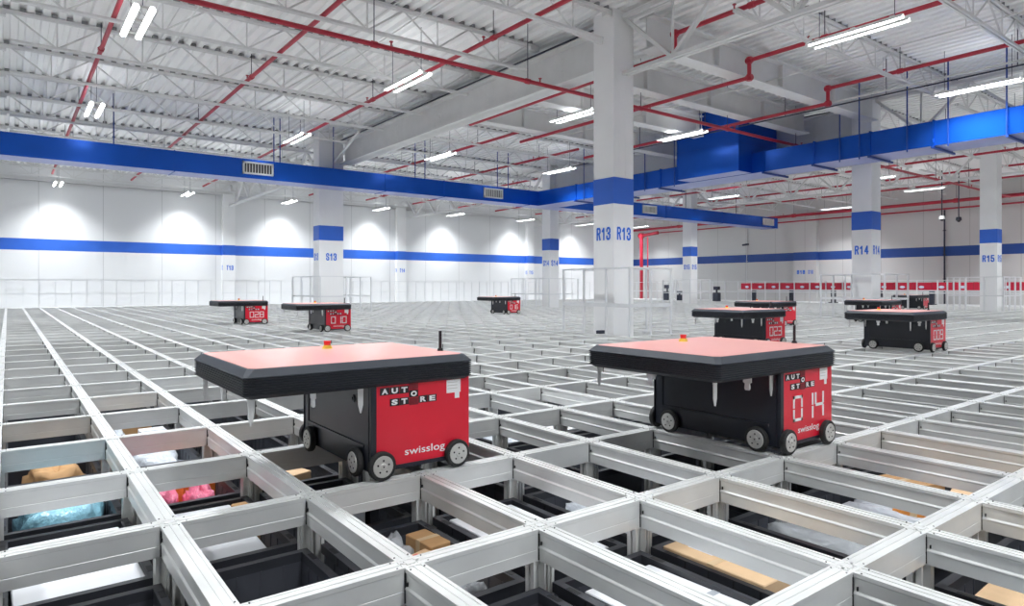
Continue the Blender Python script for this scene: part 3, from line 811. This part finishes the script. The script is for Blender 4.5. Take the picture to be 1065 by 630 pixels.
def make_robot():
    e = empty('storage_robot', (0, 0, 0))
    # lid: ribbed skirt
    m = MB(); rings = [rect_ring(-.02, H0 - .012), rect_ring(-.004, H0)]; z = H0; n = 7; st = (.417 - H0) / n
    for k in range(n):
        rings += [rect_ring(0, z + .001), rect_ring(.0005, z + st * .45), rect_ring(-.005, z + st * .60), rect_ring(-.005, z + st * .98)]
        z += st
    rings.append(rect_ring(0, .417))
    m.loft(rings, 0); m.build('lid_skirt', 'skirt', e)
    m = MB(); m.loft([rect_ring(.0005, .4165), rect_ring(.001, .420), rect_ring(-.020, H1 - .001, .02), rect_ring(-.026, H1, .02)], 0); m.build('lid_bevel', 'cham', e)
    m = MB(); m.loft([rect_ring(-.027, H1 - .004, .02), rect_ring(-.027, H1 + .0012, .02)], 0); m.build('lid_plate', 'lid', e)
    # body
    m = MB(); a, b = .010, RX - .006; c, d = .012, PY - .010
    m.bbox(a, c, .028, b, d, H0, .004)
    m.box(a - .004, c + .015, .035, a, c + .05, H0 - .01); m.box(a - .004, d - .05, .035, a, d - .015, H0 - .01)
    m.box(a - .003, c + .05, H0 - .04, a, d - .05, H0 - .005); m.box(a - .003, c + .05, .03, a, d - .05, .115)
    m.box(a - .007, c + .05, .115, a, d - .05, .124)
    m.box(a - .006, d, .03, a + .03, d + .004, H0)
    bd = m.build('robot_body', 'body', e)
    for yy in (.17, .55):
        m = MB(); m.tube((a - .004, yy, .285), (a + .002, yy, .285), .016, 12); m.tube((a - .008, yy, .285), (a + .002, yy, .285), .006, 10)
        m.build('side_bolt', 'skirt', bd)
    # red front panel on the -y face
    m = MB(); m.box(.030, .010, .045, RX - .012, .013, H0 - .002); m.box(RX - .012, .010, .045, RX - .004, .2, H0 - .002)
    fp = m.build('front_panel', 'red', e); fp['label'] = 'bright red end panel'
    m = MB(); m.box(.006, .006, .03, .028, .02, H0); m.box(.028, .006, .030, RX - .004, .012, .045); m.build('panel_frame', 'body', e)
    pw = PX - .055; P = lambda u, v: (.030 + pw * u, .355 - .31 * v)
    m = MB(); tw = pw * .10; th = .31 * .088
    tiles = [('A', .035, .05), ('U', .14, .05), ('T', .245, .05), ('O', .35, .11), ('S', .14, .19), ('T', .245, .19), ('R', .455, .19), ('E', .56, .19)]
    for ch, u, v in tiles:
        x, z = P(u, v); m.box(x, .0085, z - th, x + tw, .010, z, 0)
        vs, fs = letters(ch, x + tw * .16, z - th * .88, tw * .68, th * .76, .05)
        m.add([(q, .0078, r) for q, r in vs], fs, 1)
    for u, v in ((.35, .015), (.35, .205)):
        x, z = P(u, v); m.box(x, .0085, z - th, x + tw, .010, z, 2)
    m.build('brand_logo', ['blk', 'wlet', 'dred'], fp)
    m = MB(); x, z = P(.30, .93); vs, fs = letters('swisslog', x, z, pw * .46, .31 * .12, .01); m.add([(q, .0088, r) for q, r in vs], fs)
    m.build('maker_name', 'wlet', fp)
    m = MB(); x, z = P(.78, .03); m.box(x, .0085, z - .052, x + pw * .17, .010, z, 0); m.box(x + pw * .10, .0085, z - .075, x + pw * .155, .010, z - .052, 0)
    for q in range(3): m.box(x + .004, .0082, z - .012 - q * .012, x + pw * .13, .0086, z - .009 - q * .012, 1)
    m.build('sticker', ['wlet', 'hub'], fp)
    # wheels
    def wheel(px, py, ax, sg):
        s_ = Vector((1, 0, 0)) if ax == 'x' else Vector((0, 1, 0)); c0 = Vector((px, py, .054))
        m = MB(); R = .054; N = 24
        u = Vector((0, 1, 0)) if ax == 'x' else Vector((1, 0, 0)); t = Vector((0, 0, 1))
        def ring(off, r): return [c0 + s_ * off * sg + (u * math.cos(2 * math.pi * i / N) + t * math.sin(2 * math.pi * i / N)) * r for i in range(N)]
        R_ = [ring(-.012, .044), ring(-.012, .050), ring(-.008, R), ring(.008, R), ring(.012, .050), ring(.012, .042)]
        m.loft(R_, 0, True, False); o = m.build('wheel', 'tyre', e)
        m = MB(); m.loft([ring(.011, .041), ring(.0145, .039), ring(.0135, .014), ring(.016, .010)], 0, True)
        for k in range(5):
            an = 2 * math.pi * k / 5 + .3; q = c0 + (u * math.cos(an) + t * math.sin(an)) * .023
            m.tube(q + s_ * .0130 * sg, q + s_ * .0150 * sg, .0038, 8, 1)
        m.tube(c0 + s_ * .015 * sg, c0 + s_ * .0168 * sg, .003, 8, 1)
        m.build('hub', ['hub', 'blk'], o)
    for yy in (.112, .590): wheel(-.008, yy, 'x', -1); wheel(RX + .006, yy, 'x', 1)
    for xx in (.044, .372): wheel(xx, -.006, 'y', -1); wheel(xx, PY + .006, 'y', 1)
    # silver guide pins hanging from the lid
    def pin(x, y, L):
        m = MB(); m.box(x - .010, y - .004, H0 - .02, x + .010, y + .004, H0 - .006)
        m.loft([[(x - w_, y - .003, z_), (x + w_, y - .003, z_), (x + w_, y + .003, z_), (x - w_, y + .003, z_)] for w_, z_ in ((.0015, H0 - L), (.009, H0 - L + .03), (.010, H0 - .006))])
        m.build('guide_pin', 'pin', e)
    for x in (-PX + .03, -.022):
        pin(x, .035, .105); pin(x, PY - .035, .105)
    for x, y in ((-PX + .02, PY * .5), (-.02, PY * .62), (-PX + .24, .03)):
        m = MB(); m.loft([[(x - .004, y - w_, z_), (x + .004, y - w_, z_), (x + .004, y + w_, z_), (x - .004, y + w_, z_)] for w_, z_ in ((.008, H0 - .062), (.012, H0 - .055), (.010, H0 - .035), (.018, H0 - .03), (.018, H0 - .006))])
        m.build('belt_clamp', 'pin', e)
    # emergency stop button and aerial
    m = MB(); m.tube((.06, .56, H1), (.06, .56, H1 + .016), .024, 16, 0, .015); bt = m.build('button_base', 'yel', e)
    m = MB(); m.tube((.06, .56, H1 + .016), (.06, .56, H1 + .034), .014, 14, 0, .016); m.build('stop_button', 'rbut', bt)
    m = MB(); x, y = .40, .17
    m.tube((x, y, H1), (x, y, H1 + .012), .014, 10, 0, .010); m.tube((x, y, H1 + .012), (x, y, H1 + .085), .0065, 8); m.build('aerial', 'blk', e)
    return e
ROB = [((4, 0), '014', 'nearest red and black storage robot, numbered 014, on the rails right of the middle'),
       ((14, 4), '023', 'red and black robot numbered 023 just behind robot 014'),
       ((16, 2), '009', 'red and black robot numbered 009 at the right'),
       ((7, 12), '010', 'red and black robot numbered 010 in front of column S13'),
       ((6, 16), '028', 'red and black robot numbered 028, farthest left'),
       ((21, 17), '016', 'small distant robot numbered 016 near the middle'),
       ((23, 7), None, 'robot partly hidden behind robot 023'),
       ((29, 6), '012', 'robot seen behind robot 009, in front of column R14'),
       ((49, 10), None, 'tiny dark robot by the right fence beyond column R14'),
       ((.5, 1), None, 'red robot without a readable number, large in the left foreground')]
first = make_robot()
robots = [first] + [copy_tree(first) for _ in ROB[1:]]
for k, ((i, j), num, lab) in enumerate(ROB):
    r = robots[k]
    r.location = (i * PX, j * PY, 0)
    tag(r, lab, 'robot', 'storage robots on the rail grid')
    if num:
        fp = [c for c in r.children if c.name.startswith('front_panel')][0]
        digits(num).build('number_display', 'wlet', fp)

# ------------------------------------------------------------------ fences
def fence(name, label, loops, top, mid, pr=.016, mids=.03, zb=0.0):
    """loops: list of (points, spacing) polylines"""
    e = empty(name, (loops[0][0][0][0], loops[0][0][0][1], zb), label, 'fence')
    ox, oy = e.location.x, e.location.y
    done = set()
    for pts, sp in loops:
        for (xa, ya), (xb, yb) in zip(pts, pts[1:]):
            L = math.hypot(xb - xa, yb - ya); n = max(1, round(L / sp))
            for k in range(n + 1):
                x = xa + (xb - xa) * k / n; y = ya + (yb - ya) * k / n
                key = (round(x, 2), round(y, 2))
                if key in done: continue
                done.add(key)
                m = MB(); m.box(-pr, -pr, 0, pr, pr, top); m.box(-pr * 1.3, -pr * 1.3, top, pr * 1.3, pr * 1.3, top + .012)
                m.box(-pr * 2, -pr * 2, 0, pr * 2, pr * 2, .008)
                m.build('fence_post', 'fence', e, (x - ox, y - oy, 0))
            m = MB(); m.bar((xa - ox, ya - oy, top), (xb - ox, yb - oy, top), .03, .022); m.build('top_rail', 'fence', e)
            for zz in mid:
                m = MB(); m.bar((xa - ox, ya - oy, zz), (xb - ox, yb - oy, zz), .02, mids); m.build('middle_rail', 'fence', e)
    return e
def ring_pts(i0, i1, j0, j1): return [(i0 * PX, j0 * PY), (i0 * PX, j1 * PY), (i1 * PX, j1 * PY), (i1 * PX, j0 * PY), (i0 * PX, j0 * PY)]
fence('column_guard', 'silver rail fence around the base of column R13', [(ring_pts(14, 16, 7, 9), .45)], .98, [.44], .014, .055)
fence('column_guard', 'silver rail fence around the base of column R14', [(ring_pts(32, 34.6, 7, 9), .6)], .98, [.44], .016, .045)
fence('column_guard', 'silver rail fence around the base of column R15', [(ring_pts(48.7, 52, 7, 9), .5)], .98, [.44], .018, .03)
fence('column_guard', 'silver rail fence around the base of column S13', [(ring_pts(13, 16.3, 22, 25), .75)], .98, [.44], .016, .04)
fence('column_guard', 'silver rail fence around the base of column S14', [(ring_pts(31, 34, 22, 25), .75)], .98, [.44], .016, .03)
fence('column_guard', 'silver rail fence around the base of column S15', [(ring_pts(48, 51, 22, 24), .75)], .98, [.44], .018, .03)
fence('perimeter_fence', 'long silver post fence in front of the white back wall', [([(-5 * PX, YG + .1), (XG, YG + .1)], .4428 * 1)], .95, [.48], .009, .018, -.02)
fence('perimeter_fence', 'long silver post fence in front of the right wall and red boxes', [([(XG + .1, -5 * PY), (XG + .1, YG)], .705)], .95, [.48], .018, .045, -.02)

# ------------------------------------------------------------------ red boxes along the right wall
bench = empty('port_bench', (27.9, 3.5, -.02), 'low steel bench carrying the row of red boxes by the right wall', 'bench')
m = MB(); m.box(-.1, -8.5, .54, .45, 14.2, .58); m.build('bench_top', 'fence', bench)
for k in range(12):
    y = -8 + k * 1.95
    m = MB(); m.box(.05, y - .08, 0, .2, y + .08, .54); m.box(-.1, y - .12, 0, .3, y + .12, .04); m.build('leg', 'rod', bench)
px0 = None
k = 0; y = 17.55
while y > 4:
    if px0 is None:
        e = empty('storage_port', (0, 0, 0))
        m = MB(); m.bbox(0, -.695, 0, .4, 0, .30, .008); m.build('port_cover', 'port', e)
        m = MB(); m.box(-.004, -.7045, .0, .402, -.6955, .31); m.build('side_flange', 'portd', e)
        m = MB(); N = 14
        m.add([(-.003, -.335 + .10 * math.cos(2 * math.pi * q / N), .12 + .055 * math.sin(2 * math.pi * q / N)) for q in range(N)], [tuple(range(N))[::-1]])
        m.add([(-.006, -.335 + .05 * math.cos(2 * math.pi * q / N), .13 + .025 * math.sin(2 * math.pi * q / N)) for q in range(N)], [tuple(range(N))[::-1]], 1)
        m.build('emblem', ['lbl', 'wlet'], e); px0 = e
    else: e = copy_tree(px0)
    e.location = (27.85, y, .56)
    tag(e, 'red box with a pale emblem by the right wall, %s from the left' % ORD[k + 1], 'box', 'red boxes along the right wall')
    y -= .705; k += 1

# ------------------------------------------------------------------ small fittings on the right wall
for y, r, lab in ((9.4, .03, 'black vertical conduit on the right wall between columns R14 and R15'), (18.6, .015, 'thin grey vertical conduit on the right wall above the red boxes')):
    m = MB(); m.tube((X1 - .05, y, -.02), (X1 - .05, y, 3.86), r, 8)
    for z in (1, 2, 3): m.box(X1 - .09, y - r * 1.6, z, X1, y + r * 1.6, z + .03)
    tag(m.build('wall_conduit', 'rod' if r > .02 else 'fence'), lab, 'conduit')
for (x, y, z, lab) in ((26.2, 8.15, 3.15, 'white dome security camera on a pole between columns R14 and R15'), (26.6, 7.75, 3.1, 'dark security camera on a pole just left of column R15')):
    e = empty('security_camera', (x, y, z), lab, 'camera')
    m = MB(); m.tube((0, 0, .1), (0, 0, ZTOP - z), .02, 8); m.build('pole', 'rod', e)
    m = MB(); m.tube((0, 0, 0), (0, 0, .12), .10, 14, 0, .08); m.build('housing', 'grille' if 'white' in lab else 'rod', e)
    m = MB(); m.tube((0, 0, -.06), (0, 0, 0), .03, 14, 0, .075); m.build('dome', 'blk', e)
e = empty('security_camera', (29.8, 18.55, 2.86), 'small dark camera on the right wall above the red boxes', 'camera')
m = MB(); m.box(0, -.05, 0, .2, .05, .08); m.build('bracket', 'rod', e)
m = MB(); m.tube((-.14, .12, .0), (.05, -.02, .03), .05, 10); m.build('housing', 'rod', e)
for x, y, s_, lab in ((25.2, 23.4, 1, 'black charging unit behind the fence right of column S14'), (26.0, 20.6, 1, 'black cabinet behind the fence left of column S15'), (26.1, 19.9, .6, 'small black unit beside the cabinet left of column S15'), (26.1, 17.7, .9, 'black cabinet behind the fence right of column S15')):
    e = empty('control_cabinet', (x, y, 0.0), lab, 'cabinet')
    m = MB(); m.bbox(-.12, -.15, 0, .12, .15, .42 * s_, .01); m.build('cabinet_body', 'rod', e)
    m = MB(); m.box(-.11, -.14, .42 * s_ , .11, .14, .42 * s_ + .03); m.box(-.03, -.03, .42 * s_ + .03, .03, .03, .6 * s_); m.box(-.10, -.12, .6 * s_, .10, .12, .78 * s_); m.build('screen', 'rod', e)
for x, y, lab in ((6.30, 5.62, 'small dark junction box at the foot of column R13'), (6.95, 5.35, 'flat grey bracket on the rails right of the foot of column R13')):
    m = MB(); m.bbox(x - .06, y - .04, .001, x + .06, y + .04, .05, .006); m.box(x - .03, y - .045, .015, x + .03, y - .04, .035)
    tag(m.build('junction_box', 'rod' if 'dark' in lab else 'fence'), lab, 'junction box')
